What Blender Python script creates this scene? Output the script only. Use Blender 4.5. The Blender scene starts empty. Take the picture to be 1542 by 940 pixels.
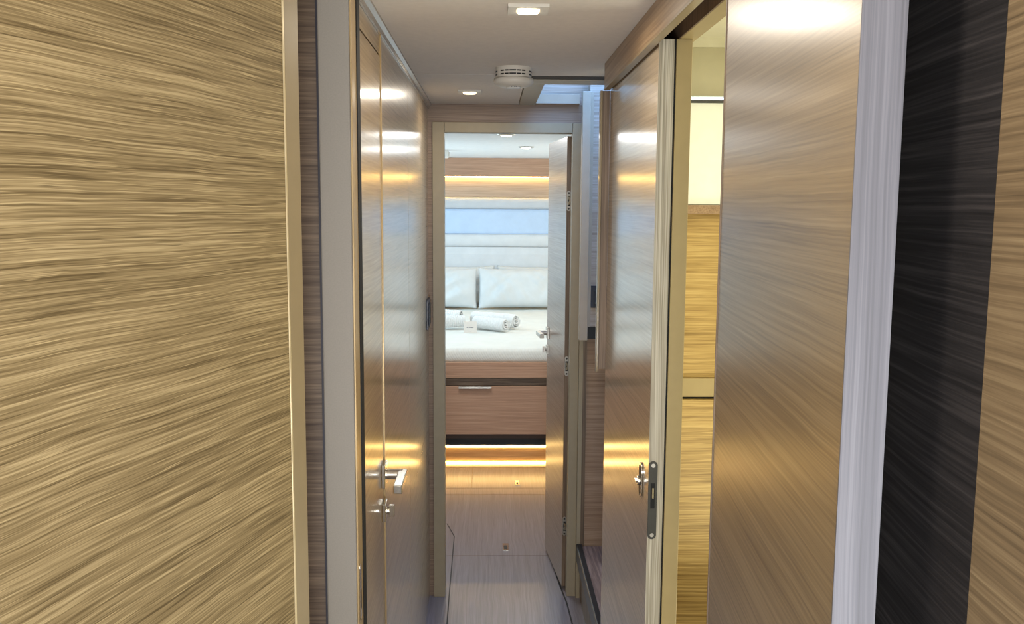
import bpy, bmesh, math, random
from mathutils import Vector, Matrix, noise
random.seed(4)
SC = bpy.context.scene
COL = SC.collection
R = math.radians
ORG = {}

# ------------------------------------------------------------------ materials
def S(r, g, b):
    def f(c):
        c /= 255.0
        return c/12.92 if c <= 0.04045 else ((c+0.055)/1.055)**2.4
    return (f(r), f(g), f(b), 1.0)

def new_mat(name):
    m = bpy.data.materials.new(name); m.use_nodes = True
    nt = m.node_tree
    b = nt.nodes['Principled BSDF']
    return m, nt, b

def plain(name, col, rough=0.5, metal=0.0, coat=0.0, coat_rough=0.1, emit=None, estr=0.0, mottled=0.04, mscale=30, bump=0.0, bscale=300, ior=1.45):
    m, nt, b = new_mat(name)
    N, L = nt.nodes.new, nt.links.new
    tc = N('ShaderNodeTexCoord'); nz = N('ShaderNodeTexNoise'); nz.inputs['Scale'].default_value = mscale
    nz.inputs['Detail'].default_value = 3
    L(tc.outputs['Object'], nz.inputs['Vector'])
    rp = N('ShaderNodeValToRGB')
    rp.color_ramp.elements[0].position = 0.3; rp.color_ramp.elements[1].position = 0.7
    lo = [c*(1-mottled*2) for c in col[:3]] + [1]; hi = [min(1, c*(1+mottled)) for c in col[:3]] + [1]
    rp.color_ramp.elements[0].color = lo; rp.color_ramp.elements[1].color = hi
    L(nz.outputs['Fac'], rp.inputs['Fac']); L(rp.outputs['Color'], b.inputs['Base Color'])
    b.inputs['Roughness'].default_value = rough; b.inputs['Metallic'].default_value = metal
    b.inputs['Coat Weight'].default_value = coat; b.inputs['Coat Roughness'].default_value = coat_rough
    b.inputs['IOR'].default_value = ior
    if emit:
        b.inputs['Emission Color'].default_value = emit; b.inputs['Emission Strength'].default_value = estr
    if bump:
        n2 = N('ShaderNodeTexNoise'); n2.inputs['Scale'].default_value = bscale; n2.inputs['Detail'].default_value = 2
        L(tc.outputs['Object'], n2.inputs['Vector'])
        bp = N('ShaderNodeBump'); bp.inputs['Strength'].default_value = bump; bp.inputs['Distance'].default_value = 0.002
        L(n2.outputs['Fac'], bp.inputs['Height']); L(bp.outputs['Normal'], b.inputs['Normal'])
    return m

def wood(name, dark, mid, light, axis='y', fine=230.0, along=5.0, rough=0.45, coat=0.0, coat_rough=0.12,
         warp=0.008, wscale=1.3, bump=0.25, fleck=0.5, soft=0.0, spec=0.5, cmix=0.28, dmix=0.12, coat_ior=1.5):
    """straight-grained veneer: noise stretched along one axis, warped gently, with pale flecks and dark pores"""
    m, nt, b = new_mat(name)
    N, L = nt.nodes.new, nt.links.new
    tc = N('ShaderNodeTexCoord')
    # gentle warp
    wn = N('ShaderNodeTexNoise'); wn.inputs['Scale'].default_value = wscale; wn.inputs['Detail'].default_value = 2.0
    L(tc.outputs['Object'], wn.inputs['Vector'])
    sub = N('ShaderNodeVectorMath'); sub.operation = 'SUBTRACT'; sub.inputs[1].default_value = (0.5, 0.5, 0.5)
    L(wn.outputs['Color'], sub.inputs[0])
    sc = N('ShaderNodeVectorMath'); sc.operation = 'SCALE'; sc.inputs['Scale'].default_value = warp*3
    L(sub.outputs[0], sc.inputs[0])
    wn2 = N('ShaderNodeTexNoise'); wn2.inputs['Scale'].default_value = wscale*8; wn2.inputs['Detail'].default_value = 2.0
    L(tc.outputs['Object'], wn2.inputs['Vector'])
    sub2 = N('ShaderNodeVectorMath'); sub2.operation = 'SUBTRACT'; sub2.inputs[1].default_value = (0.5, 0.5, 0.5)
    L(wn2.outputs['Color'], sub2.inputs[0])
    sc2 = N('ShaderNodeVectorMath'); sc2.operation = 'SCALE'; sc2.inputs['Scale'].default_value = warp*0.3
    L(sub2.outputs[0], sc2.inputs[0])
    ad = N('ShaderNodeVectorMath'); ad.operation = 'ADD'
    mask = N('ShaderNodeVectorMath'); mask.operation = 'MULTIPLY'
    mask.inputs[1].default_value = (1, 0.0, 0) if axis == 'z' or name in ('floor', 'step') else (0, 0, 1)
    L(sc.outputs[0], mask.inputs[0])
    mask2 = N('ShaderNodeVectorMath'); mask2.operation = 'MULTIPLY'
    mask2.inputs[1].default_value = (1, 0.0, 0) if axis == 'z' else ((0, 1, 0) if name in ('floor', 'step') else (0, 0, 1))
    L(sc2.outputs[0], mask2.inputs[0])
    L(tc.outputs['Object'], ad.inputs[0]); L(mask.outputs[0], ad.inputs[1])
    ad2 = N('ShaderNodeVectorMath'); ad2.operation = 'ADD'
    L(ad.outputs[0], ad2.inputs[0]); L(mask2.outputs[0], ad2.inputs[1])
    def layer(fr, al, detail=2.0, off=0.0):
        mp = N('ShaderNodeMapping')
        s = [fr, fr, fr]; s['xyz'.index(axis)] = al
        mp.inputs['Scale'].default_value = s; mp.inputs['Location'].default_value = (off, off*1.3, off*0.7)
        L(ad2.outputs[0], mp.inputs['Vector'])
        n = N('ShaderNodeTexNoise'); n.inputs['Scale'].default_value = 1.0; n.inputs['Detail'].default_value = detail
        n.inputs['Roughness'].default_value = 0.6
        L(mp.outputs['Vector'], n.inputs['Vector'])
        return n.outputs['Fac']
    a = layer(fine, along, 3.0)
    c = layer(fine*0.22, along*0.35, 2.0, 3.1)
    d = layer(fine*0.04, along*0.15, 2.0, 7.7)
    def mix(x, y, f):
        q = N('ShaderNodeMix'); q.data_type = 'FLOAT'; q.inputs[0].default_value = f
        L(x, q.inputs[2]); L(y, q.inputs[3]); return q.outputs[0]
    h = mix(mix(a, c, cmix), d, dmix)
    rp = N('ShaderNodeValToRGB'); e = rp.color_ramp.elements
    w = 0.13 + soft
    e[0].position = 0.5-w; e[0].color = dark
    e[1].position = 0.5+w; e[1].color = light
    k = e.new(0.5); k.color = mid
    L(h, rp.inputs['Fac'])
    # pale flecks
    fl = layer(fine*1.6, along*2.2, 1.0, 12.3)
    fr_ = N('ShaderNodeMapRange'); fr_.inputs['From Min'].default_value = 0.64; fr_.inputs['From Max'].default_value = 0.72
    fr_.inputs['To Max'].default_value = fleck
    L(fl, fr_.inputs['Value'])
    mx = N('ShaderNodeMix'); mx.data_type = 'RGBA'
    L(fr_.outputs[0], mx.inputs[0]); L(rp.outputs['Color'], mx.inputs[6])
    mx.inputs[7].default_value = [min(1, x*1.35) for x in light[:3]] + [1]
    po = N('ShaderNodeMapRange'); po.inputs['From Min'].default_value = 0.36; po.inputs['From Max'].default_value = 0.28
    po.inputs['To Max'].default_value = fleck
    L(fl, po.inputs['Value'])
    mx2 = N('ShaderNodeMix'); mx2.data_type = 'RGBA'
    L(po.outputs[0], mx2.inputs[0]); L(mx.outputs[2], mx2.inputs[6])
    mx2.inputs[7].default_value = [x*0.62 for x in dark[:3]] + [1]
    L(mx2.outputs[2], b.inputs['Base Color'])
    b.inputs['Roughness'].default_value = rough
    b.inputs['Coat Weight'].default_value = coat; b.inputs['Coat Roughness'].default_value = coat_rough
    b.inputs['Specular IOR Level'].default_value = spec; b.inputs['Coat IOR'].default_value = coat_ior
    if bump:
        bp = N('ShaderNodeBump'); bp.inputs['Strength'].default_value = bump; bp.inputs['Distance'].default_value = 0.0008
        L(h, bp.inputs['Height']); L(bp.outputs['Normal'], b.inputs['Normal'])
    return m

OAKC = (S(136, 116, 88), S(168, 147, 116), S(190, 170, 138))
M = {}
M['oak_near'] = wood('oak_near', S(92, 76, 48), S(138, 119, 84), S(178, 158, 118), 'y', 420, 5, 0.65, warp=0.006, wscale=2.0, bump=0.35, fleck=0.55, soft=0.0, spec=0.2)
M['oak_gloss'] = wood('oak_gloss', S(122, 100, 66), S(154, 130, 92), S(180, 156, 116), 'y', 200, 3.5, 0.35, coat=0.6, coat_rough=0.16, coat_ior=1.5, bump=0.05, fleck=0.15, soft=0.06)
M['oak_wall'] = wood('oak_wall', *OAKC, 'y', 200, 3.5, 0.4, coat=1.0, coat_rough=0.17, coat_ior=1.75, bump=0.05, fleck=0.15, soft=0.08)
M['oak_slide'] = wood('oak_slide', *OAKC, 'y', 240, 2.6, 0.4, coat=1.0, coat_rough=0.15, coat_ior=1.65, bump=0.05, fleck=0.2, soft=0.05)
M['oak_near_slide'] = wood('oak_near_slide', S(106, 86, 56), S(140, 118, 84), S(166, 144, 108), 'y', 260, 2.4, 0.42, coat=0.65, coat_rough=0.26, coat_ior=1.6, bump=0.08, fleck=0.15, soft=0.05)
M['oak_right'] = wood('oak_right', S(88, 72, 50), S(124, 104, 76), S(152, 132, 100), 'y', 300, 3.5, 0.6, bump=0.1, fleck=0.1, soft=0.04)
M['oak_shadow'] = wood('oak_shadow', S(26, 25, 26), S(44, 42, 43), S(70, 66, 66), 'y', 240, 3.0, 0.7, bump=0.1, fleck=0.1, soft=0.04, spec=0.15)  # wall oak with the near door leaf's shadow put into the colour
M['oak_x'] = wood('oak_x', S(132, 104, 80), S(160, 130, 104), S(182, 154, 128), 'x', 190, 4, 0.5, bump=0.1, fleck=0.25, soft=0.03)
M['oak_pale'] = wood('oak_pale', S(150, 130, 114), S(176, 158, 142), S(194, 178, 164), 'x', 190, 4, 0.5, bump=0.1, fleck=0.25, soft=0.03)
M['oak_plinth'] = wood('oak_plinth', S(160, 130, 92), S(190, 160, 120), S(210, 182, 142), 'x', 120, 3, 0.5, bump=0.05, fleck=0.2, soft=0.06)
M['oak_shelf'] = wood('oak_shelf', S(160, 140, 122), S(186, 166, 148), S(204, 186, 168), 'x', 150, 3, 0.5, bump=0.05, fleck=0.2, soft=0.06)
M['oak_lintel'] = wood('oak_lintel', S(112, 92, 76), S(142, 120, 102), S(164, 142, 124), 'x', 190, 3, 0.5, bump=0.1, fleck=0.15, soft=0.05)
M['oak_bed'] = wood('oak_bed', S(156, 120, 96), S(188, 148, 122), S(206, 170, 144), 'x', 220, 3, 0.5, bump=0.05, fleck=0.2, soft=0.06)
M['oak_dark_x'] = wood('oak_dark_x', S(84, 68, 56), S(112, 94, 78), S(140, 120, 100), 'x', 220, 6, 0.5, bump=0.2, fleck=0.3)
M['oak_valance'] = wood('oak_valance', S(118, 92, 66), S(150, 122, 90), S(172, 144, 110), 'y', 190, 2.5, 0.45, coat=0.25, coat_rough=0.2, bump=0.08, fleck=0.15, soft=0.05)
M['oak_bath'] = wood('oak_bath', S(140, 112, 58), S(178, 148, 86), S(204, 176, 112), 'x', 170, 4, 0.5, bump=0.15, fleck=0.3, soft=0.0)
M['edge_z'] = wood('edge_z', S(128, 120, 104), S(168, 160, 142), S(200, 194, 178), 'z', 420, 3, 0.5, bump=0.2, fleck=0.35, soft=0.0)
M['edge_z_cool'] = wood('edge_z_cool', S(84, 83, 88), S(102, 101, 107), S(122, 121, 127), 'z', 300, 2, 0.55, bump=0.1, fleck=0.1, soft=0.04)
M['oak_leafedge'] = wood('oak_leafedge', S(88, 70, 54), S(116, 96, 76), S(140, 118, 96), 'z', 200, 3, 0.5, bump=0.1, fleck=0.2)
M['oak_bed_door'] = wood('oak_bed_door', S(124, 106, 90), S(148, 129, 113), S(168, 150, 134), 'y', 200, 3, 0.4, coat=0.4, coat_rough=0.2, bump=0.05, fleck=0.15, soft=0.05)
M['floor'] = wood('floor', S(96, 88, 92), S(122, 114, 118), S(142, 134, 140), 'y', 120, 2.2, 0.30, coat=0.7, coat_rough=0.22, bump=0.03, fleck=0.2, soft=0.13, warp=0.012, wscale=3)
M['step'] = wood('step', S(96, 74, 64), S(128, 102, 90), S(160, 134, 120), 'y', 120, 4, 0.45, bump=0.2, fleck=0.3, warp=0.02)
M['beige'] = plain('beige', S(144, 127, 96), 0.45, coat=0.2, mottled=0.02, bump=0.05)
M['beige_far'] = plain('beige_far', S(160, 146, 120), 0.5, mottled=0.02)
M['brass'] = plain('brass', S(176, 150, 108), 0.35, metal=0.35, mottled=0.02)
M['taupe'] = plain('taupe', S(144, 137, 127), 0.6, mottled=0.03, mscale=400, bump=0.05)
M['jamb_bath'] = plain('jamb_bath', S(166, 148, 104), 0.5, mottled=0.02)
M['ceiling'] = plain('ceiling', S(216, 208, 198), 0.7, mottled=0.02, mscale=60, bump=0.05, bscale=250)
M['ceil_trim'] = plain('ceil_trim', S(184, 174, 154), 0.55, mottled=0.02)
M['ceil_bed'] = plain('ceil_bed', S(232, 234, 236), 0.6, mottled=0.02, bump=0.05)
M['white'] = plain('white', S(226, 224, 218), 0.4, mottled=0.01)
M['white_warm'] = plain('white_warm', S(212, 206, 194), 0.4, mottled=0.01)
M['cool_trim'] = plain('cool_trim', S(176, 160, 140), 0.5, mottled=0.02)
M['groove_shade'] = plain('groove_shade', S(58, 48, 36), 0.7)
M['black'] = plain('black', S(20, 20, 22), 0.5)
M['rubber'] = plain('rubber', S(10, 10, 11), 0.7)
M['switch'] = plain('switch', S(46, 48, 58), 0.35)
M['nosing'] = plain('nosing', S(28, 28, 31), 0.35, bump=0.1)
M['chrome'] = plain('chrome', S(214, 208, 196), 0.16, metal=1.0, mottled=0.0)
M['steel'] = plain('steel', S(196, 192, 184), 0.35, metal=1.0, mottled=0.02)
M['dark_metal'] = plain('dark_metal', S(70, 69, 64), 0.5, metal=0.5, mottled=0.05)
M['gloss_strip'] = plain('gloss_strip', S(190, 184, 176), 0.22, metal=0.6, mottled=0.01)
M['fabric'] = plain('fabric', S(214, 219, 222), 0.85, mottled=0.02, mscale=12, bump=0.25, bscale=500)
M['towel'] = plain('towel', S(236, 238, 238), 0.95, mottled=0.04, mscale=90, bump=0.6, bscale=700)
M['headboard'] = plain('headboard', S(226, 230, 234), 0.7, mottled=0.02, mscale=14, bump=0.1, bscale=400)
M['bath_white'] = plain('bath_white', S(226, 222, 194), 0.6, mottled=0.02)
M['blind'] = plain('blind', S(226, 226, 206), 0.8, emit=S(232, 236, 214), estr=0.25, mottled=0.02)  # daylight behind the blind put in as a faint glow
M['led_warm'] = plain('led_warm', S(255, 230, 160), 0.5, emit=S(255, 214, 120), estr=22.0, mottled=0)
M['led_floor'] = plain('led_floor', S(255, 230, 160), 0.5, emit=S(255, 208, 124), estr=14.0, mottled=0)
M['lamp_glass'] = plain('lamp_glass', S(255, 248, 235), 0.4, emit=S(255, 236, 200), estr=6.0, mottled=0)
M['sky_glass'] = plain('sky_glass', S(200, 220, 250), 0.2, emit=S(150, 190, 255), estr=3.0, mottled=0)
M['window_glow'] = plain('window_glow', S(210, 225, 255), 0.2, emit=S(200, 220, 255), estr=2.2, mottled=0)
M['headboard_bluelit'] = plain('headboard_bluelit', S(200, 222, 250), 0.7, mottled=0.02, mscale=14, bump=0.1, bscale=400)  # blue hatch light on the white pad put into its colour
M['headboard_grey'] = plain('headboard_grey', S(206, 210, 216), 0.7, mottled=0.02, mscale=14, bump=0.1, bscale=400)
M['card'] = plain('card', S(232, 228, 222), 0.7, mottled=0.01)
M['ink'] = plain('ink', S(70, 74, 96), 0.7)

# bedspread: diagonal waffle bump
def spread_mat():
    m = plain('bedspread', S(226, 227, 222), 0.9, mottled=0.02, mscale=10)
    nt = m.node_tree; N, L = nt.nodes.new, nt.links.new; b = nt.nodes['Principled BSDF']
    tc = N('ShaderNodeTexCoord'); mp = N('ShaderNodeMapping'); mp.inputs['Rotation'].default_value = (R(45), 0, R(45))
    w = N('ShaderNodeTexWave'); w.inputs['Scale'].default_value = 30; w.wave_type = 'BANDS'; w.inputs['Distortion'].default_value = 0.4
    L(tc.outputs['Object'], mp.inputs['Vector']); L(mp.outputs['Vector'], w.inputs['Vector'])
    bp = N('ShaderNodeBump'); bp.inputs['Strength'].default_value = 0.35; bp.inputs['Distance'].default_value = 0.003
    L(w.outputs['Fac'], bp.inputs['Height']); L(bp.outputs['Normal'], b.inputs['Normal'])
    return m
M['spread'] = spread_mat()

# ------------------------------------------------------------------ mesh helpers
def org(parent):
    return ORG.get(parent.name, Vector((0, 0, 0))) if parent else Vector((0, 0, 0))

def link(name, bm, mat, parent=None, smooth=False, bevel=0.0, seg=2, origin=None):
    me = bpy.data.meshes.new(name)
    o_ = Vector(origin) if (origin is not None and parent is None) else org(parent)
    bmesh.ops.translate(bm, verts=bm.verts, vec=-o_)
    bmesh.ops.recalc_face_normals(bm, faces=bm.faces)
    bm.to_mesh(me); bm.free()
    me.materials.append(M[mat] if isinstance(mat, str) else mat)
    if smooth:
        for p in me.polygons: p.use_smooth = True
    o = bpy.data.objects.new(name, me); COL.objects.link(o)
    if parent:
        o.parent = parent; ORG[o.name] = o_
    elif origin is not None:
        o.location = o_; ORG[o.name] = o_
    if bevel:
        md = o.modifiers.new('bevel', 'BEVEL'); md.width = bevel; md.segments = seg; md.limit_method = 'ANGLE'
    return o

def tag(o, label=None, cat=None, group=None, kind=None):
    if label: o['label'] = label
    if cat: o['category'] = cat
    if group: o['group'] = group
    if kind: o['kind'] = kind
    return o

def thing(name, loc, label, cat, rz=0.0, group=None, kind=None, local=False):
    o = bpy.data.objects.new(name, None); COL.objects.link(o)
    o.empty_display_size = 0.05
    o.location = loc; o.rotation_euler = (0, 0, rz)
    ORG[o.name] = Vector((0, 0, 0)) if local else Vector(loc)
    return tag(o, label, cat, group, kind)

def abox(bm, x0, x1, y0, y1, z0, z1):
    v = [bm.verts.new(p) for p in ((x0,y0,z0),(x1,y0,z0),(x1,y1,z0),(x0,y1,z0),(x0,y0,z1),(x1,y0,z1),(x1,y1,z1),(x0,y1,z1))]
    for f in ((0,3,2,1),(4,5,6,7),(0,1,5,4),(1,2,6,5),(2,3,7,6),(3,0,4,7)):
        bm.faces.new([v[i] for i in f])

def box(name, x0, x1, y0, y1, z0, z1, mat, parent=None, bevel=0.0, **k):
    bm = bmesh.new(); abox(bm, x0, x1, y0, y1, z0, z1)
    return link(name, bm, mat, parent, bevel=bevel, **k)

def boxes(name, lst, mat, parent=None, bevel=0.0, **k):
    bm = bmesh.new()
    for b in lst: abox(bm, *b)
    return link(name, bm, mat, parent, bevel=bevel, **k)

def aprism(bm, pts, axis, a0, a1):
    """extrude polygon (list of 2D) along axis between a0 and a1"""
    def P(p, a):
        if axis == 'x': return (a, p[0], p[1])
        if axis == 'y': return (p[0], a, p[1])
        return (p[0], p[1], a)
    u = [bm.verts.new(P(p, a0)) for p in pts]; w = [bm.verts.new(P(p, a1)) for p in pts]
    bm.faces.new(u); bm.faces.new(w[::-1])
    n = len(pts)
    for i in range(n):
        bm.faces.new([u[i], w[i], w[(i+1) % n], u[(i+1) % n]])

def prism(name, pts, axis, a0, a1, mat, parent=None, **k):
    bm = bmesh.new(); aprism(bm, pts, axis, a0, a1)
    return link(name, bm, mat, parent, **k)

def stadium(cx, cy, hw, hh, n=8):
    """vertical pill outline"""
    pts = []
    for i in range(n+1):
        a = math.pi*i/n; pts.append((cx+hw*math.cos(a), cy+hh-hw+hw*math.sin(a)))
    for i in range(n+1):
        a = math.pi+math.pi*i/n; pts.append((cx+hw*math.cos(a), cy-hh+hw+hw*math.sin(a)))
    return pts

def circ(cx, cy, r, n=24):
    return [(cx+r*math.cos(2*math.pi*i/n), cy+r*math.sin(2*math.pi*i/n)) for i in range(n)]

def lathe(name, prof, c, mat, parent=None, n=48, smooth=True, **k):
    bm = bmesh.new(); rings = []
    for r, z in prof:
        rings.append([bm.verts.new((c[0]+r*math.cos(2*math.pi*i/n), c[1]+r*math.sin(2*math.pi*i/n), c[2]+z)) for i in range(n)])
    for a, b in zip(rings, rings[1:]):
        for i in range(n):
            bm.faces.new([a[i], a[(i+1) % n], b[(i+1) % n], b[i]])
    bm.faces.new(rings[0]); bm.faces.new(rings[-1])
    return link(name, bm, mat, parent, smooth=smooth, **k)

def struct(o, label=None, cat=None):
    o['kind'] = 'structure'
    if label: o['label'] = label
    if cat: o['category'] = cat
    return o

# ------------------------------------------------------------------ key dimensions (metres)
XL = -0.24          # left passage wall
YE = 3.576          # bulkhead with the bedroom door
ZC = 1.973          # ceiling
# ================================================================== SETTING
fl = struct(box('floor', -1.3, 1.3, -1.8, 7.8, -0.05, 0.0, 'floor'), 'greyish wood plank floor running down the passage to the bed', 'floor')
# plank joints and the lift-out panel outline, with the door leaf's shadow line drawn in
def strip2d(bm, pts, w, z0, z1):
    for (a, b) in zip(pts, pts[1:]):
        d = Vector((b[0]-a[0], b[1]-a[1])); d.normalize(); n = Vector((-d.y, d.x))*w/2
        aprism(bm, [(a[0]+n.x, a[1]+n.y), (a[0]-n.x, a[1]-n.y), (b[0]-n.x, b[1]-n.y), (b[0]+n.x, b[1]+n.y)], 'z', z0, z1)
bm = bmesh.new()
strip2d(bm, [(-0.21, 4.42), (-0.167, 4.245), (-0.162, 3.6), (-0.157, 3.2), (-0.155, 1.0)], 0.005, -0.004, 0.0008)
strip2d(bm, [(0.271, 4.10), (0.301, 3.643), (0.314, 3.5), (0.320, 3.3), (0.322, 1.0)], 0.006, -0.004, 0.0008)  # far stretch paints the shadow line under the open bedroom door
link('joint_and_shadow', bm, 'black', fl)
bm = bmesh.new()
strip2d(bm, [(-0.6, 4.003), (0.27, 4.003)], 0.002, -0.004, 0.0004)
strip2d(bm, [(-0.9, 4.884), (0.9, 4.884)], 0.0035, -0.004, 0.0005)
strip2d(bm, [(-0.9, 5.0), (0.9, 5.0)], 0.0035, -0.004, 0.0005)
strip2d(bm, [(-0.099, 5.0), (-0.099, 5.45)], 0.003, -0.004, 0.0005)
strip2d(bm, [(-0.9, 5.40), (0.9, 5.40)], 0.003, -0.004, 0.0005)
link('plank_joint', bm, 'oak_dark_x', fl)

# ceilings
struct(boxes('ceiling', [(-1.3, 0.42, -1.8, 2.776, ZC, ZC+0.03), (-0.28, 0.107, 2.780, YE+0.02, ZC, ZC+0.03),
                         (0.107, 0.42, 2.776, 2.79, ZC, ZC+0.03), (0.42, 0.95, 2.64, 2.96, ZC, ZC+0.03)],
             'ceiling'), 'smooth taupe ceiling panel over the passage', 'ceiling')
box('seam_gap', -0.28, 0.107, 2.774, 2.782, ZC+0.002, ZC+0.02, 'black', bpy.data.objects['ceiling'])
t = struct(thing('trim_1', (0.14, 3.2, ZC), 'pale trim around the ceiling opening beside the smoke alarm', 'trim'))
box('side_trim', 0.110, 0.172, 2.965, YE-0.002, ZC-0.003, ZC+0.05, 'ceil_trim', t, 0.0015)
box('front_trim', 0.110, 0.95, 2.862, 2.962, ZC-0.003, ZC+0.05, 'ceil_trim', t, 0.0015)
box('shadow_groove', 0.09, 0.95, 2.79, 2.862, ZC-0.0008, ZC+0.04, 'groove_shade', t)  # flush strip, shade of the ceiling step put into its dark colour
# shaft above the opening, with a glazed hatch on top
t = struct(thing('wall_shaft', (0.5, 3.3, ZC), 'light shaft rising above the ceiling opening', 'wall'))
box('shaft_front', 0.16, 0.95, 2.91, 2.955, ZC+0.052, 2.42, 'white', t)
box('shaft_side', 0.11, 0.165, 2.96, YE+0.02, ZC+0.052, 2.42, 'white', t)
box('shaft_back', 0.166, 0.95, YE+0.001, YE+0.03, ZC+0.0, 2.42, 'oak_pale', t)
box('shaft_outer', 0.95, 0.98, 2.91, YE+0.03, ZC+0.0, 2.42, 'white', t)
struct(box('window_1', 0.166, 0.95, 2.957, YE, 2.42, 2.44, 'sky_glass'), 'glazed roof hatch above the side steps', 'window')

# left wall panels beyond the closed door
t = struct(thing('wall_left', (XL, 2.8, 0), 'glossy oak veneer wall panels on the left of the passage', 'wall'))
box('wall_panel', XL-0.03, XL, 2.042, 2.706, 0, ZC-0.02, 'oak_wall', t)
box('wall_panel', XL-0.03, XL, 2.710, YE, 0, ZC-0.02, 'oak_wall', t)
box('panel_seam', XL-0.03, XL-0.003, 2.706, 2.710, 0, ZC-0.02, 'black', t)
box('panel_edge', XL-0.03, XL+0.0025, 2.036, 2.042, 0, ZC-0.02, 'brass', t)
box('wall_core', -1.3, XL-0.031, 2.03, YE+0.04, 0, ZC+0.03, 'taupe', t)
# cornice
bm = bmesh.new()
aprism(bm, [(XL-0.03, ZC-0.0195), (XL+0.004, ZC-0.0195), (XL+0.007, ZC-0.012), (XL+0.014, ZC-0.006), (XL+0.014, ZC-0.0005), (XL-0.03, ZC-0.0005)], 'y', 1.62, YE-0.001)
struct(link('trim_2', bm, 'gloss_strip'), 'shiny metal cornice between left wall and ceiling', 'trim')

# closed door on the left with its lever handle
def lever_set(parent, face_x, y, z, side, arm_dir, arm=0.115, plate=0.052, key_dz=-0.085, mat='chrome'):
    """square rose, neck, lever arm, key rose.  side = +1 sticks out toward +x; arm_dir = -1 arm toward camera"""
    s = side
    h = box('door_handle', *sorted((face_x, face_x+s*0.009)), y-plate/2, y+plate/2, z-plate/2, z+plate/2, mat, parent, 0.0015)
    tag(h, 'chrome lever handle on a square rose')
    bm = bmesh.new()
    aprism(bm, circ(y, z, 0.011, 20), 'x', *sorted((face_x+s*0.006, face_x+s*0.046)))
    abox(bm, *sorted((face_x+s*0.036, face_x+s*0.055)), *sorted((y-arm_dir*0.010, y+arm_dir*arm)), z-0.0095, z+0.0095)
    link('lever', bm, mat, h, bevel=0.002)
    k = box('key_rose', *sorted((face_x, face_x+s*0.009)), y-plate*.4, y+plate*.4, z+key_dz-plate*.4, z+key_dz+plate*.4, mat, parent, 0.0015)
    bm = bmesh.new()
    aprism(bm, circ(y, z+key_dz, 0.009, 20), 'x', *sorted((face_x+s*0.006, face_x+s*0.016)))
    abox(bm, *sorted((face_x+s*0.014, face_x+s*0.026)), y-0.004, y+0.004, z+key_dz-0.014, z+key_dz+0.014)
    link('thumb_turn', bm, mat, k, bevel=0.0012)
d2 = struct(thing('door_1', (XL, 1.86, 0), 'closed oak veneer door with chrome lever on the left', 'door'))
box('door_leaf', XL-0.03, XL, 1.655, 2.034, 0.01, 1.906, 'oak_gloss', d2, 0.001)
box('head_panel', XL-0.03, XL-0.001, 1.62, 2.034, 1.911, ZC-0.02, 'oak_gloss', d2)
box('head_gap', XL-0.03, XL-0.004, 1.62, 2.034, 1.906, 1.911, 'black', d2)
box('door_core', -1.3, XL-0.031, 1.62, 2.03, 0, ZC-0.021, 'taupe', d2)
lever_set(d2, XL, 2.005, 0.985, +1, -1)

# near-left jamb post and the strips beside it
t = struct(thing('trim_3', (-0.26, 1.57, 0), 'taupe door post with brass edge and black seal on the left', 'trim'))
box('post', -0.2850, -0.2325, 1.55, 1.60, 0, ZC-0.001, 'taupe', t, 0.002)
box('brass_edge', -0.2323, -0.2292, 1.549, 1.60, 0, ZC-0.001, 'brass', t, 0.0006)
box('door_seal', -0.240, -0.2275, 1.601, 1.635, 0, ZC-0.021, 'rubber', t)
box('seal_strip', -0.2440, -0.2300, 1.637, 1.652, 0, ZC-0.021, 'taupe', t)
box('blue_seal', -0.2885, -0.2852, 1.553, 1.60, 0, ZC-0.001, plain('blue_seal', S(52, 50, 58), 0.5), t)
boxes('side_panel', [(-0.62, -0.2887, 1.57, 1.61, 0, ZC-0.001)], 'oak_dark_x', t)
st = prism('strike_plate', stadium(1.563, 0.903, 0.007, 0.052), 'x', -0.2291, -0.2275, 'chrome', t, bevel=0.0004)
prism('strike_slot', stadium(1.563, 0.890, 0.0035, 0.018), 'x', -0.2275, -0.2272, 'rubber', st)
struct(box('wall_left_outer', -1.33, -1.3, -1.8, 7.8, 0, 2.45, 'taupe'), 'plain outer wall on the left', 'wall')

# near-left open door (hinged leaf swung towards the camera), built in its own frame
a = R(-16.3)
d1 = struct(thing('door_2', (-0.276, 1.35, 0), 'large open oak door leaf filling the left foreground', 'door', rz=a, local=True))
box('door_leaf', -0.035, 0.0, -0.98, -0.046, 0.01, ZC-0.006, 'oak_near', d1)
box('bright_edge', -0.035, 0.0015, -0.046, -0.042, 0.01, ZC-0.006, plain('pale_brass', S(206, 188, 150), 0.3, metal=0.3, mottled=0.01), d1, 0.0005)
box('edge_strip', -0.037, 0.0008, -0.042, 0.0, 0.01, ZC-0.006, 'beige', d1, 0.002)

# end bulkhead (with the bedroom doorway)
t = struct(thing('wall_back', (0.07, YE, 0), 'oak bulkhead around the bedroom doorway', 'wall'))
boxes('bulkhead', [(-0.28, -0.223, YE, YE+0.05, 0, ZC+0.02), (-0.223, 0.37, YE, YE+0.05, 1.903, ZC-0.0005)], 'oak_lintel', t)
box('bulkhead_edge', 0.3535, 0.369, YE-0.03, YE+0.05, 0.0, 1.903, 'beige_far', t)
box('lower_wall', 0.3690, 0.95, YE-0.02, YE+0.05, 0, 1.075, 'oak_x', t)
box('lower_edge', 0.3692, 0.384, YE-0.028, YE-0.0205, 0, 1.0745, 'oak_leafedge', t)
box('upper_wall', 0.375, 0.95, 3.49, YE-0.001, 1.124, 2.35, 'oak_pale', t)
box('bulkhead_fill', -1.3, -0.28, YE, YE+0.05, 0, 2.0, 'white', t)
box('bulkhead_fill', 0.369, 1.3, YE+0.051, YE+0.09, 0, 2.0, 'white', t)
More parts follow.
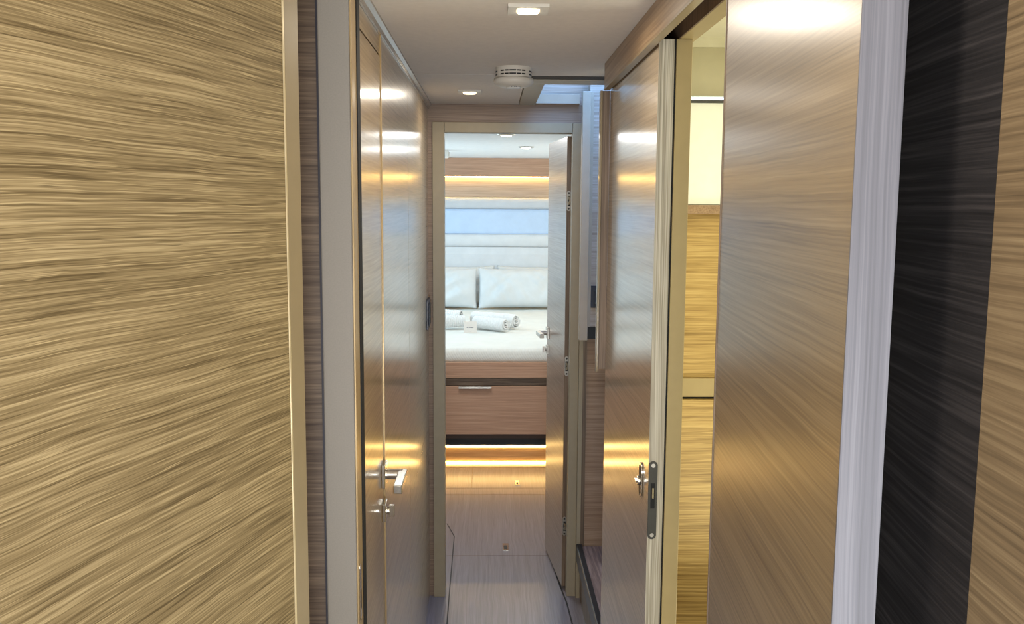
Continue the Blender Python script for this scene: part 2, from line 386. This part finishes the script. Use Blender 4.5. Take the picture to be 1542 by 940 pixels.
t = struct(thing('trim_4', (0.07, YE-0.01, 0), 'beige frame around the bedroom doorway', 'trim'))
box('left_jamb', -0.2225, -0.1775, YE-0.014, YE+0.052, 0, 1.9028, 'beige_far', t, 0.0012)
box('head_jamb', -0.1765, 0.317, YE-0.012, YE+0.052, 1.8645, 1.9028, 'beige_far', t, 0.0012)
box('right_jamb', 0.318, 0.3532, YE-0.014, YE+0.052, 0, 1.9028, 'beige_far', t, 0.0012)
# L-shaped pale frame to the right
t = struct(thing('trim_5', (0.36, 3.46, 0), 'pale post and top rail right of the bedroom doorway', 'trim'))
box('post', 0.343, 0.3745, 3.45, 3.49, 1.0745, 2.010, 'cool_trim', t, 0.002)
box('post_return', 0.3752, 0.3875, 3.475, 3.4895, 1.124, 2.010, 'cool_trim', t)
box('top_rail', 0.173, 0.3425, 3.545, YE, ZC+0.0005, 2.011, 'cool_trim', t, 0.0015)

# bedroom door, open into the room
ang = R(5.7)
d3 = struct(thing('door_3', (0.303, 3.634, 0), 'open bedroom door leaf with chrome lever and three hinges', 'door', rz=ang, local=True))
box('door_leaf', 0.0, 0.036, 0.0005, 0.445, 0.012, 1.858, 'oak_bed_door', d3, 0.001)
box('leaf_edge', -0.0003, 0.0363, -0.001, 0.0004, 0.012, 1.858, 'oak_leafedge', d3)
lever_set(d3, 0.0, 0.405, 1.022, -1, -1, arm=0.105, plate=0.05, key_dz=-0.075, mat='steel')
for hz in (1.606, 0.942, 0.272):
    h = prism('hinge', stadium(0.0085, hz, 0.0075, 0.040), 'y', -0.0036, -0.0011, 'steel', d3, bevel=0.0004)
    prism('hinge_recess', [(0.0035, hz-0.020), (0.0135, hz-0.020), (0.0135, hz+0.020), (0.0035, hz+0.020)], 'y', -0.0042, -0.0037, 'black', h)
    bm = bmesh.new()
    aprism(bm, [(0.0045, hz-0.016), (0.010, hz-0.016), (0.014, hz-0.004), (0.014, hz+0.004), (0.010, hz+0.016), (0.0045, hz+0.016), (0.0045, hz+0.008), (0.009, hz), (0.0045, hz-0.008)], 'y', -0.011, -0.0043)
    link('hinge_arm', bm, 'chrome', h, bevel=0.0006)
    bm = bmesh.new()
    for zz in (-0.031, 0.031): aprism(bm, circ(0.0085, hz+zz, 0.0038, 12), 'y', -0.0044, -0.0037)
    link('screw', bm, 'dark_metal', h)

# right: valance, header, sliding leaves, pocket wall
t = struct(thing('trim_6', (0.33, 1.6, 1.9), 'oak pelmet hiding the sliding door track along the right', 'trim'))
bm = bmesh.new(); aprism(bm, [(0.31, 1.9065), (0.31, ZC-0.0005), (0.3285, ZC-0.0005), (0.3285, 1.9065)], 'y', 0.2, 2.535)
link('front_board', bm, 'oak_valance', t, bevel=0.0008)
bm = bmesh.new(); aprism(bm, [(0.3083, 1.9015), (0.3083, 1.9064), (0.325, 1.9064), (0.325, 1.9015)], 'y', 0.2, 2.537)
link('lower_lip', bm, 'beige', t, bevel=0.0008)
box('track_channel', 0.329, 0.3695, 0.2, 2.535, 1.945, ZC-0.0005, 'oak_dark_x', t)
box('end_cap', 0.329, 0.37, 2.53, 2.537, 1.905, 1.9445, 'oak_valance', t)
box('back_board', 0.3698, 0.372, 1.16, 2.56, 1.916, ZC-0.0005, 'oak_leafedge', t)
t = struct(thing('wall_right', (0.37, 2.2, 0), 'pocket wall behind the sliding doors on the right', 'wall'))
box('pocket_wall', 0.372, 0.3965, 1.871, 2.56, 0, ZC-0.0005, 'jamb_bath', t)
boxes('header', [(0.3722, 0.405, 1.15, 1.8705, 1.9155, 2.03)], 'jamb_bath', t)
box('door_jamb', 0.3652, 0.3965, 1.831, 1.8705, 0, 1.915, 'jamb_bath', t, 0.001)
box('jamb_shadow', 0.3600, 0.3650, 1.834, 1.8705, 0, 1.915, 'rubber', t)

def pull(parent, fx, y, z):
    e = prism('door_pull', stadium(y, z, 0.019, 0.038, 12), 'x', fx-0.0035, fx-0.0002, 'chrome', parent, bevel=0.001)
    tag(e, 'oval chrome flush pull with thumb turn')
    prism('finger_recess', stadium(y, z+0.018, 0.012, 0.015, 10), 'x', fx-0.0040, fx-0.0034, 'dark_metal', e)
    prism('finger_recess', stadium(y, z-0.020, 0.011, 0.013, 10), 'x', fx-0.0040, fx-0.0034, 'dark_metal', e)
    bm = bmesh.new()
    aprism(bm, circ(y, z-0.002, 0.010, 20), 'x', fx-0.010, fx-0.0036)
    abox(bm, fx-0.014, fx-0.009, y-0.010, y+0.010, z-0.0045, z+0.0005)
    link('thumb_turn', bm, 'chrome', e, bevel=0.0008)

d4 = struct(thing('door_4', (0.33, 2.17, 0), 'oak sliding door beyond the gap on the right, with black lock plate', 'door'))
box('door_leaf', 0.3285, 0.3588, 1.8215, 2.545, 0.012, 1.9125, 'oak_slide', d4)
box('leaf_edge', 0.3283, 0.3590, 1.8195, 1.8214, 0.012, 1.9127, 'edge_z', d4)
pull(d4, 0.3283, 1.905, 1.003)
lp = prism('lock_plate', stadium(0.3375, 0.985, 0.0092, 0.083, 10), 'y', 1.8172, 1.8194, 'dark_metal', d4, bevel=0.0004)
tag(lp, 'dark rounded lock plate on the door edge')
prism('lock_slot', [(0.333, 0.968), (0.342, 0.968), (0.342, 1.022), (0.333, 1.022)], 'y', 1.8168, 1.8171, 'rubber', lp)
bm = bmesh.new(); aprism(bm, [(0.3355, 0.990), (0.3395, 0.990), (0.3395, 1.012), (0.3355, 1.012)], 'y', 1.8145, 1.8169)
link('latch_hook', bm, 'chrome', lp, bevel=0.0006)
bm = bmesh.new()
for zz in (0.911, 1.059): aprism(bm, circ(0.3375, zz, 0.0042, 14), 'y', 1.8164, 1.8171)
link('screw', bm, 'steel', lp)

# end strip at the far edge of the sliding door
t = struct(thing('trim_7', (0.31, 2.55, 1.1), 'short brass-edged strip hanging at the far end of the sliding door', 'trim'))
bm = bmesh.new(); aprism(bm, [(0.3010, 1.118), (0.3070, 1.123), (0.3070, 1.9014), (0.3010, 1.9014)], 'y', 2.538, 2.565)
link('strip', bm, 'beige', t, bevel=0.001)
box('gap_filler', 0.3072, 0.3282, 2.5465, 2.566, 1.128, 1.9014, 'oak_leafedge', t)

# near right sliding leaf (swung slightly), in its own frame
d5 = struct(thing('door_5', (0.268, 0.673, 0), 'oak door leaf in the right foreground with pale grey edge', 'door', rz=R(-3.8), local=True))
box('door_leaf', 0.0, 0.0322, 0.0012, 0.524, 0.012, ZC-0.075, 'oak_near_slide', d5)
box('leaf_edge', -0.0003, 0.0325, -0.0008, 0.0011, 0.012, ZC-0.075, 'edge_z_cool', d5)
box('far_edge', -0.0012, 0.0325, 0.524, 0.5275, 0.012, ZC-0.075, 'oak_leafedge', d5)
# near right wall
t = struct(thing('wall_right_near', (0.350, 0.673, 0), 'oak wall in the right foreground with painted-in shadow strip beside the door leaf', 'wall', rz=R(-4.84), local=True))
box('wall_panel', 0.0, 0.03, -0.90, -0.0522, 0, ZC-0.0005, 'oak_right', t)
box('shadow_panel', 0.0, 0.03, -0.0520, 0.465, 0, ZC-0.075, 'oak_shadow', t)  # dark panel stands for the leaf's shadow on the wall
struct(box('wall_right_outer', 1.3, 1.33, -1.8, 7.8, 0, 2.45, 'white'), 'plain outer wall on the right', 'wall')
struct(box('wall_front', -1.3, 1.3, -1.83, -1.8, 0, 2.1, 'white'), 'plain wall behind the viewer', 'wall')
struct(box('wall_side', 0.95, 0.98, 2.64, YE+0.05, 0, ZC, 'white'), 'wall at the far side of the steps', 'wall')

# bathroom behind the sliding door
t = struct(thing('wall_bathroom', (0.9, 2.6, 0), 'walls and ceiling of the washroom seen through the gap', 'wall'))
boxes('washroom_wall', [(0.41, 1.3, 2.601, 2.638, 2.0285, 2.06)], 'bath_white', t)
box('upper_band', 0.41, 1.3, 2.60, 2.638, 1.8965, 2.028, plain('bath_grey', S(196, 190, 158), 0.6, mottled=0.02), t)
box('wall_board', 0.41, 1.3, 2.60, 2.638, 1.094, 1.567, 'oak_bath', t)
box('window_ledge', 0.41, 1.3, 2.575, 2.638, 1.5675, 1.592, 'oak_valance', t, 0.001)
box('beige_rail', 0.41, 1.3, 2.585, 2.638, 1.040, 1.0935, 'jamb_bath', t)
box('washroom_ceiling', 0.41, 1.3, 0.9, 2.64, 2.056, 2.08, 'bath_white', t)
box('washroom_front', 0.41, 1.3, 0.9, 0.93, 0, 2.055, 'bath_white', t)
w = struct(thing('window_2', (0.8, 2.62, 1.6), 'washroom window behind a white blind', 'window'))
box('window_frame', 0.41, 1.3, 2.606, 2.638, 1.592, 1.8965, 'bath_white', w)
box('daylight_slit', 0.41, 1.3, 2.600, 2.6055, 1.8845, 1.8925, 'window_glow', w)
tag(box('roller_blind', 0.42, 1.29, 2.588, 2.596, 1.594, 1.8755, 'blind', origin=(0.8, 2.592, 1.594)), 'white roller blind drawn down over the washroom window', 'blind')
tag(box('blind_rail', 0.42, 1.29, 2.580, 2.5995, 1.876, 1.8835, 'dark_metal', origin=(0.8, 2.59, 1.876)), 'dark slim rail above the white washroom blind', 'rail')
cb = thing('cabinet', (0.85, 2.5, 0), 'oak washroom cabinet below the beige rail, seen through the gap', 'cabinet')
box('cabinet_front', 0.43, 1.29, 2.575, 2.598, 0.02, 1.033, 'oak_bath', cb, 0.001)
box('cabinet_gap', 0.43, 1.29, 2.59, 2.598, 1.0335, 1.0395, 'rubber', cb)

# ================================================================== STEP
st = thing('side_step', (0.6, 3.1, 0), 'wooden side step with black nosing right of the bedroom doorway', 'step')
box('tread', 0.3745, 0.945, 2.645, YE-0.03, 0.180, 0.2185, 'step', st)
box('riser', 0.3700, 0.945, 2.65, YE-0.031, 0.0, 0.1795, 'oak_leafedge', st)
bm = bmesh.new(); aprism(bm, [(0.352, 0.168), (0.352, 0.226), (0.356, 0.230), (0.374, 0.230), (0.374, 0.168)], 'y', 2.645, YE-0.031)
tag(link('nosing', bm, 'nosing', st, bevel=0.001), 'black edge strip')

# ================================================================== FITTINGS
def downlight(x, y, z, s, label, ry=0.0, square=True, power=None, group='ceiling downlights', round_=False):
    o = thing('ceiling_light', (x, y, z), label, 'light', group=group)
    if not round_:
        bm = bmesh.new(); h = s/2; q = s*0.27
        for b in ((x-h, x+h, y-h, y-q), (x-h, x+h, y+q, y+h), (x-h, x-q, y-q, y+q), (x+q, x+h, y-q, y+q)):
            abox(bm, b[0], b[1], b[2], b[3], z-0.006, z+0.001)
        link('bezel', bm, 'white_warm', o, bevel=0.001)
        bm = bmesh.new(); c = q*0.98
        pts = []
        for i in range(32):
            a = 2*math.pi*i/32; cx, cy = math.cos(a), math.sin(a)
            pts.append((x+c*math.copysign(abs(cx)**0.55, cx), y+c*math.copysign(abs(cy)**0.55, cy)))
        aprism(bm, pts, 'z', z-0.0085, z-0.001); link('diffuser', bm, 'lamp_glass', o, bevel=0.001)
    else:
        lathe('bezel', [(s*.5, 0.001), (s*.5, -0.004), (s*.46, -0.008), (s*.30, -0.009), (s*.30, -0.001)], (x, y, z), 'steel', o, 32)
        lathe('diffuser', [(s*.29, -0.002), (s*.29, -0.012), (s*.2, -0.015), (0.001, -0.016)], (x, y, z), 'lamp_glass', o, 32)
    return o
downlight(0.073, 1.845, ZC, 0.080, 'square ceiling light nearest the viewer, in front of the smoke alarm')
downlight(-0.071, 3.175, ZC, 0.080, 'square ceiling light above the bedroom doorway')
downlight(0.237, 6.10, 1.97, 0.10, 'round ceiling light inside the bedroom, above the bed foot', round_=True)
downlight(0.085, 4.95, 1.965, 0.10, 'round ceiling light just behind the bedroom door head', round_=True)

# smoke alarm
sx, sy = 0.065, 2.635
sa = thing('smoke_alarm', (sx, sy, ZC), 'round white smoke alarm on the passage ceiling', 'smoke alarm')
lathe('base', [(0.0505, 0.0), (0.0505, -0.029), (0.047, -0.0295)], (sx, sy, ZC), 'white_warm', sa, 56, smooth=False)
lathe('cap', [(0.050, -0.0296), (0.056, -0.031), (0.0565, -0.040), (0.052, -0.047), (0.036, -0.0535), (0.018, -0.056), (0.001, -0.0565)], (sx, sy, ZC), 'white_warm', sa, 56)
bm = bmesh.new()
for z_ in (-0.0125, -0.0215):
    for k in list(range(-34, -12, 1)) + [0]:
        pass
    for c0 in range(0, 360, 16):
        if c0 % 64 == 48: continue
        a0 = R(c0-6.6-104+14); a1 = R(c0+6.6-104+14)
        ring = []
        for a in (a0, (a0+a1)/2, a1): ring.append((math.cos(a), math.sin(a)))
        pts = [(sx+0.0500*c, sy+0.0500*s) for c, s in ring] + [(sx+0.0509*c, sy+0.0509*s) for c, s in ring[::-1]]
        aprism(bm, pts, 'z', ZC+z_-0.0018, ZC+z_+0.0018)
link('vent_slot', bm, 'black', sa)
lathe('test_button', [(0.021, -0.0552), (0.020, -0.0575), (0.001, -0.058)], (sx, sy-0.012, ZC), 'white', sa, 32)
bm = bmesh.new()
for i, w_ in enumerate((0.003, 0.002, 0.003, 0.002)):
    abox(bm, sx-0.008+i*0.0045, sx-0.008+i*0.0045+w_, sy-0.036, sy-0.033, ZC-0.0562, ZC-0.0545)
link('button_mark', bm, 'dark_metal', sa)

# switches
sw = thing('light_switch', (0.408, 3.487, 1.24), 'dark rocker light switch on the oak panel right of the doorway', 'switch')
box('switch_plate', 0.3885, 0.452, 3.482, 3.4898, 1.1975, 1.2815, 'switch', sw, 0.0015)
box('rocker', 0.402, 0.438, 3.4785, 3.4819, 1.2135, 1.2655, 'switch', sw, 0.001)
box('indicator', 0.404, 0.436, 3.4778, 3.4784, 1.2150, 1.2170, 'steel', sw)
sw = thing('wall_switch', (XL, 3.5, 1.17), 'dark slim switch on the left wall beside the doorway', 'switch')
box('switch_plate', XL+0.0003, XL+0.008, 3.43, 3.545, 1.115, 1.228, 'switch', sw, 0.002)
box('rocker', XL+0.008, XL+0.012, 3.45, 3.525, 1.130, 1.213, 'switch', sw, 0.0015)
tag(box('dark_niche', 0.3755, 0.949, 3.492, YE-0.0205, 1.0755, 1.1235, 'black', origin=(0.5, 3.5, 1.0755)), 'black recess box under the oak switch panel', 'recess')

# floor latches
fz = thing('floor_latch', (0.078, 4.105, 0), 'small steel lift latch in the floor beyond the doorway', 'latch', group='floor latches')
box('latch_plate', 0.064, 0.092, 4.062, 4.148, 0.0, 0.0022, 'chrome', fz, 0.0006)
box('latch_recess', 0.070, 0.086, 4.074, 4.120, 0.0022, 0.0026, 'black', fz)
fz = thing('floor_latch', (0.162, 5.085, 0), 'small bright latch in the lit floor at the foot of the bed', 'latch', group='floor latches')
box('latch_plate', 0.150, 0.174, 5.05, 5.13, 0.0, 0.003, 'chrome', fz, 0.0006)
box('latch_recess', 0.156, 0.168, 5.062, 5.095, 0.003, 0.0034, 'dark_metal', fz)

# ================================================================== BEDROOM
struct(box('ceiling_bedroom', -1.3, 1.3, YE+0.09, 5.55, 1.965, 1.99, 'ceil_bed'), 'white bedroom ceiling', 'ceiling')
struct(box('ceiling_bedroom_inner', -1.3, 1.3, 5.552, 7.8, 1.970, 1.99, 'ceil_bed'), 'white bedroom ceiling above the bed', 'ceiling')
ZH = lambda z: 1.59+(z-1.59)*7.7/7.4
t = struct(thing('wall_headboard', (0, 7.7, 0), 'wall behind the bed with oak shelf and lit recess', 'wall'))
box('lit_recess', -1.3, 1.3, 7.70, 7.8, ZH(1.648), 1.972, 'oak_shelf', t)
box('pelmet', -1.3, 1.3, 7.60, 7.698, ZH(1.812), 1.9695, 'oak_bed', t, 0.001)
box('lower_wall', -1.3, 1.3, 7.72, 7.8, 0, ZH(1.647), 'white', t)
tag(box('light_strip', -1.25, 1.25, 7.675, 7.69, ZH(1.812)-0.006, ZH(1.812)-0.0005, 'led_warm', origin=(0, 7.68, 1.81)), 'warm light strip glowing under the pelmet over the bed', 'light strip', 'warm light strips in the bedroom')
hb = thing('headboard', (0, 7.66, 0.5), 'white padded headboard panel across the wall behind the pillows', 'headboard')
def pad(name, z0, z1, y0, depth, mat='headboard'):
    n = 10; z0 = ZH(z0); z1 = ZH(z1); pts = [(7.719, z0)]
    for i in range(n+1):
        a = math.pi*i/n
        pts.append((y0-depth*math.sin(a)**0.35 if 0 < i < n else y0, z0+(z1-z0)*i/n))
    pts.append((7.719, z1))
    bm = bmesh.new(); aprism(bm, pts, 'x', -1.28, 1.28)
    return link(name, bm, mat, hb, bevel=0.003)
pad('top_roll', 1.555, 1.646, 7.70, 0.035, 'headboard_grey')
pad('upper_pad', 1.355, 1.553, 7.71, 0.012, 'headboard_bluelit')
pad('middle_pad', 1.250, 1.353, 7.70, 0.030)
pad('lower_pad', 0.66, 1.248, 7.70, 0.036)

tag(boxes('wall_vent', [(-0.46, -0.297, 6.52, 6.60, 1.915, 1.9695), (-0.45, -0.286, 6.53, 6.59, 1.925, 1.955)], 'white', bevel=0.004, origin=(-0.37, 6.56, 1.905)), 'small white box fixed at the bedroom ceiling, upper left of doorway', 'box')

# plinth, under-bed lights
bd = thing('bed', (0.03, 5.3, 0), 'built-in bed base with oak front and wide drawer', 'bed')
box('bed_box', -1.25, 1.25, 5.33, 7.62, 0.165, 0.575, 'oak_bed', bd)
box('top_rail', -1.25, 1.25, 5.285, 5.329, 0.576, 0.667, 'oak_bed', bd, 0.002)
box('shadow_rail', -1.25, 1.25, 5.312, 5.3295, 0.527, 0.5755, 'oak_dark_x', bd)
dr = box('drawer', -0.80, 0.85, 5.30, 5.3295, 0.232, 0.5235, 'oak_bed', bd, 0.0015)
bm = bmesh.new(); aprism(bm, [(5.282, 0.5245), (5.282, 0.512), (5.286, 0.512), (5.286, 0.5205), (5.302, 0.5205), (5.302, 0.5245)], 'x', -0.182, 0.012)
link('drawer_handle', bm, 'steel', dr, bevel=0.0006)
box('toe_board', -1.25, 1.25, 5.32, 5.345, 0.162, 0.2310, 'black', bd)
box('toe_lip', -1.25, 1.25, 5.310, 5.3195, 0.205, 0.2315, plain('dark_brown', S(66, 48, 38), 0.5), bd)
box('plinth_board', -1.25, 1.25, 5.50, 5.53, 0.012, 0.164, 'oak_plinth', bd)
tag(box('light_strip', -1.2, 1.2, 5.492, 5.4995, 0.101, 0.116, 'led_floor', origin=(0, 5.496, 0.101)), 'warm light strip along the top of the plinth under the bed front', 'light strip', 'warm light strips in the bedroom')
tag(box('light_strip', -1.2, 1.2, 5.492, 5.515, 0.001, 0.0105, 'led_floor', origin=(0, 5.51, 0.001)), 'warm light strip along the floor under the bed plinth', 'light strip', 'warm light strips in the bedroom')

# mattress with white cover: rounded edges and soft undulation
def mattress():
    bm = bmesh.new()
    nx, prof = 90, []
    # profile in (y,z) from front bottom up over the top to the back
    r = 0.045; y0, y1, z0, z1 = 5.300, 7.62, 0.668, 0.748
    prof += [(y0+0.006, z0), (y0, z0+0.012), (y0-0.002, z0+0.03)]
    for i in range(7):
        a = math.pi/2*i/6; prof.append((y0+r*(1-math.cos(a)), z1-r+r*math.sin(a)))
    for i in range(1, 50): prof.append((y0+r+(y1-y0-r)*i/50, z1))
    prof.append((y1, z0+0.02))
    cols = []
    for i in range(nx+1):
        x = -1.2+2.4*i/nx; c = []
        for (y, z) in prof:
            nzv = noise.noise(Vector((x*3, y*2.2, 1.7)))*0.006 + noise.noise(Vector((x*9, y*5, 4.2)))*0.0025
            k = 1 if z > z0+0.03 else 0
            crease = -0.006*math.exp(-((x+0.05*y-0.32)/0.02)**2) if y < 5.45 else 0
            c.append(bm.verts.new((x, y+(crease if y < 5.36 else 0), z+k*nzv)))
        cols.append(c)
    for a, b in zip(cols, cols[1:]):
        for j in range(len(prof)-1): bm.faces.new([a[j], b[j], b[j+1], a[j+1]])
        bm.faces.new([a[0], a[-1], b[-1], b[0]])
    bm.faces.new(cols[0]); bm.faces.new(cols[-1][::-1])
    return link('mattress', bm, 'spread', smooth=True, origin=(0, 5.3, 0.668))
tag(mattress(), 'mattress covered by a white textured bedspread on the oak bed base', 'mattress')

def pillow(name, cx, cy, cz, w, h, d, tilt, seed, label, rz=0.0):
    """soft pillow with pinched corners, leaning back by tilt"""
    n, m_ = 56, 40
    bm = bmesh.new(); front, back = [], []
    for i in range(n+1):
        fr, bk = [], []
        u = -1+2*i/n
        for j in range(m_+1):
            v = -1+2*j/m_
            t_ = (max(0, 1-abs(u)**3.2))**0.55*(max(0, 1-abs(v)**3.0))**0.6
            ex = 1-0.022*(1-abs(v)**2.5); ey = 1-0.09*(1-abs(u)**4)
            X = u*w/2*ex; Z = v*h/2*ey
            wr = noise.noise(Vector((X*5+seed, Z*7, seed*2.1)))*0.012
            diag = (X*0.55-Z*0.85+0.3*noise.noise(Vector((X*3, Z*3, seed))))
            wr += 0.016*math.sin(diag*30+seed)*t_*abs(u)**0.6
            wr += 0.020*abs(noise.noise(Vector((X*12+Z*9, Z*4-X*3, seed+5))))
            fr.append(bm.verts.new((X, -d/2*t_-wr*t_, Z)))
            if i in (0, n) or j in (0, m_): bk.append(fr[-1])
            else: bk.append(bm.verts.new((X, d/2*t_, Z)))
        front.append(fr); back.append(bk)
    for i in range(n):
        for j in range(m_):
            bm.faces.new([front[i][j], front[i+1][j], front[i+1][j+1], front[i][j+1]])
            try: bm.faces.new([back[i][j], back[i][j+1], back[i+1][j+1], back[i+1][j]])
            except ValueError: pass
    M4 = Matrix.Translation((cx, cy, cz)) @ Matrix.Rotation(rz, 4, 'Z') @ Matrix.Rotation(-tilt, 4, 'X')
    bmesh.ops.transform(bm, matrix=M4, verts=bm.verts)
    o = link('pillow', bm, 'fabric', smooth=True, origin=(cx, cy, cz-h/2))
    return tag(o, label, 'pillow', 'white pillows on the bed')
pillow('p', 0.290, 7.335, 0.920, 0.76, 0.345, 0.14, R(20), 1.3, 'large white pillow standing in front on the right side of the bed')
pillow('p', -0.472, 7.335, 0.919, 0.74, 0.340, 0.14, R(20), 6.1, 'white pillow standing in front on the left side of the bed')
pillow('p', 0.430, 7.53, 0.925, 0.74, 0.335, 0.10, R(12), 3.3, 'white pillow tucked behind the right front pillow')
pillow('p', -0.330, 7.53, 0.925, 0.74, 0.335, 0.10, R(12), 8.3, 'white pillow tucked behind the left front pillow')

def towel(cx, cy, z, L_, Rr, rz, label, turns=3.2, squash=0.92, flip=1):
    """ribbed towel rolled into a spiral"""
    bm = bmesh.new(); nx, nt = 110, int(turns*30)
    rows = []
    for i in range(nx+1):
        x = -L_/2+L_*i/nx; row = []
        endf = min(1.0, min(x+L_/2, L_/2-x)/0.02)
        for j in range(nt+1):
            t_ = j/nt; a = flip*(t_*turns*2*math.pi-1.2); r = Rr*(0.16+0.84*t_)
            rib = 0.0022*math.sin(x*2*math.pi/0.013) if t_ > 1-1.15/turns else 0
            r = (r+rib)*(0.93+0.07*endf**0.5)
            wob = 0.004*noise.noise(Vector((x*14, a, Rr*90)))
            sx_ = 0.002*math.sin(a*1.0+t_*7)*(1 if i in (0, nx) else 0)
            row.append(bm.verts.new((x+sx_, (r+wob)*math.cos(a), (r+wob)*math.sin(a)*squash)))
        rows.append(row)
    for a_, b_ in zip(rows, rows[1:]):
        for j in range(nt): bm.faces.new([a_[j], b_[j], b_[j+1], a_[j+1]])
    M4 = Matrix.Translation((cx, cy, z+Rr*squash+0.003)) @ Matrix.Rotation(rz, 4, 'Z')
    bmesh.ops.transform(bm, matrix=M4, verts=bm.verts)
    o = link('rolled_towel', bm, 'towel', smooth=True, origin=(cx, cy, z))
    md = o.modifiers.new('thickness', 'SOLIDIFY'); md.thickness = 0.006; md.offset = -1
    return tag(o, label, 'towel', 'rolled towels on the bed')
towel(0.005, 6.06, 0.753, 0.27, 0.050, R(-40), 'white ribbed rolled towel at front right, next to the small card')
towel(0.035, 6.225, 0.753, 0.36, 0.057, R(-36), 'thicker white ribbed rolled towel behind the front right roll')
towel(-0.318, 6.10, 0.753, 0.30, 0.050, R(10), 'white ribbed rolled towel at front left, beside the small card', flip=-1)
towel(-0.365, 6.31, 0.753, 0.34, 0.060, R(-16), 'thicker white ribbed rolled towel behind the front left roll', flip=-1)

cd = thing('folded_card', (-0.128, 5.95, 0.75), 'small white folded card standing on the bed between the towels', 'card')
bm = bmesh.new()
for y0, y1 in ((5.932, 5.952), (5.972, 5.952)):
    v = [bm.verts.new(p) for p in ((-0.171, y0, 0.752), (-0.083, y0, 0.752), (-0.085, y1, 0.826), (-0.169, y1, 0.826))]
    bm.faces.new(v)
c_ = link('card_sheet', bm, 'card', cd); md = c_.modifiers.new('t', 'SOLIDIFY'); md.thickness = 0.0012
bm = bmesh.new()
def onc(x0, x1, z0, z1):
    f = lambda z: 5.932+(z-0.752)*0.020/0.074-0.0018
    v = [bm.verts.new(p) for p in ((x0, f(z0), z0), (x1, f(z0), z0), (x1, f(z1), z1), (x0, f(z1), z1))]; bm.faces.new(v)
x = -0.151
for w_ in (0.004, 0.003, 0.0, 0.005, 0.002, 0.003, 0.004, 0.004, 0.004, 0.003):
    if w_: onc(x, x+w_, 0.785, 0.7885+0.001*(w_ > 0.004))
    x += w_+0.0012 if w_ else 0.004
link('card_print', bm, 'ink', c_); bm = bmesh.new()
for k in range(5): onc(-0.137+k*0.004, -0.1345+k*0.004, 0.7635, 0.7650)
link('card_print', bm, 'ink', c_)


# ================================================================== LIGHTS
def area(name, loc, rot, size, power, col, size_y=None, spread=None):
    l = bpy.data.lights.new(name, 'AREA'); l.energy = power; l.color = col; l.size = size
    if size_y: l.shape = 'RECTANGLE'; l.size_y = size_y
    if spread: l.spread = R(spread)
    o = bpy.data.objects.new(name, l); COL.objects.link(o); o.location = loc; o.rotation_euler = [R(a) for a in rot]
    return o
WARM = (1.0, 0.90, 0.76); NEUT = (0.98, 0.97, 0.95)
def point(name, loc, power, col, r=0.03):
    l = bpy.data.lights.new(name, 'POINT'); l.energy = power; l.color = col; l.shadow_soft_size = r
    o = bpy.data.objects.new(name, l); COL.objects.link(o); o.location = loc; return o
area('downlight_or_fill', (0.073, 1.845, ZC-0.012), (0, 0, 0), 0.085, 3.0, WARM)
area('downlight_or_fill', (-0.071, 3.175, ZC-0.012), (0, 0, 0), 0.085, 1.9, WARM)
area('downlight_or_fill', (0.0, 0.55, ZC-0.01), (0, 0, 0), 0.10, 2.2, WARM)  # added fill lamp without a fixture, brightens the near passage
area('downlight_or_fill', (-0.1, -0.5, ZC-0.01), (0, 0, 0), 0.4, 9.0, NEUT)  # added fill lamp behind the camera, no fixture here
area('saloon_daylight', (-0.2, -1.6, 1.35), (90, 0, 0), 1.2, 12.5, (0.90, 0.94, 1.0), size_y=1.4)
area('ceiling_fill', (0.0, -0.5, 0.8), (140, 0, 0), 0.5, 34.0, (0.94, 0.97, 1.0), size_y=0.5)  # added unseen fill lamp, tilted up to brighten the ceiling
area('bedroom_light_or_fill', (0.237, 6.10, 1.945), (0, 0, 0), 0.08, 3.0, NEUT)
area('bedroom_light_or_fill', (-0.2, 4.6, 1.94), (0, 0, 0), 0.5, 12.0, NEUT)  # added broad fill lamp without a fixture, brightens the bed front
area('bedroom_window_left', (-1.25, 6.3, 1.35), (0, -90, 0), 0.7, 20.0, (0.62, 0.86, 1.0), size_y=1.6)
area('bedroom_window_right', (1.25, 6.3, 1.35), (0, 90, 0), 0.6, 9.0, (1.0, 0.97, 0.86), size_y=1.6)
area('hatch_daylight', (0.55, 3.27, 2.40), (0, 0, 0), 0.6, 9.0, (0.18, 0.46, 1.0), size_y=0.5)
area('washroom_light', (0.85, 1.9, 2.02), (0, 0, 0), 0.4, 8.0, (1.0, 0.96, 0.76))
area('washroom_bounce', (0.85, 1.9, 0.5), (180, 0, 0), 0.5, 9.0, (1.0, 0.96, 0.76))

w = bpy.data.worlds.new('world'); SC.world = w; w.use_nodes = True
w.node_tree.nodes['Background'].inputs[0].default_value = (0.8, 0.86, 1.0, 1)
w.node_tree.nodes['Background'].inputs[1].default_value = 0.3

# ================================================================== CAMERA
yaw, pitch, roll = 0.024603, 0.117207, R(0.37)
F = Vector((math.sin(yaw)*math.cos(pitch), math.cos(yaw)*math.cos(pitch), -math.sin(pitch)))
Rv = Vector((math.cos(yaw), -math.sin(yaw), 0)); U = Rv.cross(F)
R2 = Rv*math.cos(roll)+U*math.sin(roll); U2 = U*math.cos(roll)-Rv*math.sin(roll)
cam = bpy.data.cameras.new('camera'); co = bpy.data.objects.new('camera', cam); COL.objects.link(co)
mw = Matrix((R2, U2, -F)).transposed().to_4x4(); mw.translation = Vector((0, 0, 1.59))
co.matrix_world = mw
cam.sensor_width = 36; cam.sensor_fit = 'HORIZONTAL'; cam.lens = 36*1374/1542
cam.clip_start = 0.02
SC.camera = co
SC.view_settings.view_transform = 'Standard'
SC.view_settings.look = 'None'
SC.view_settings.exposure = 0.0
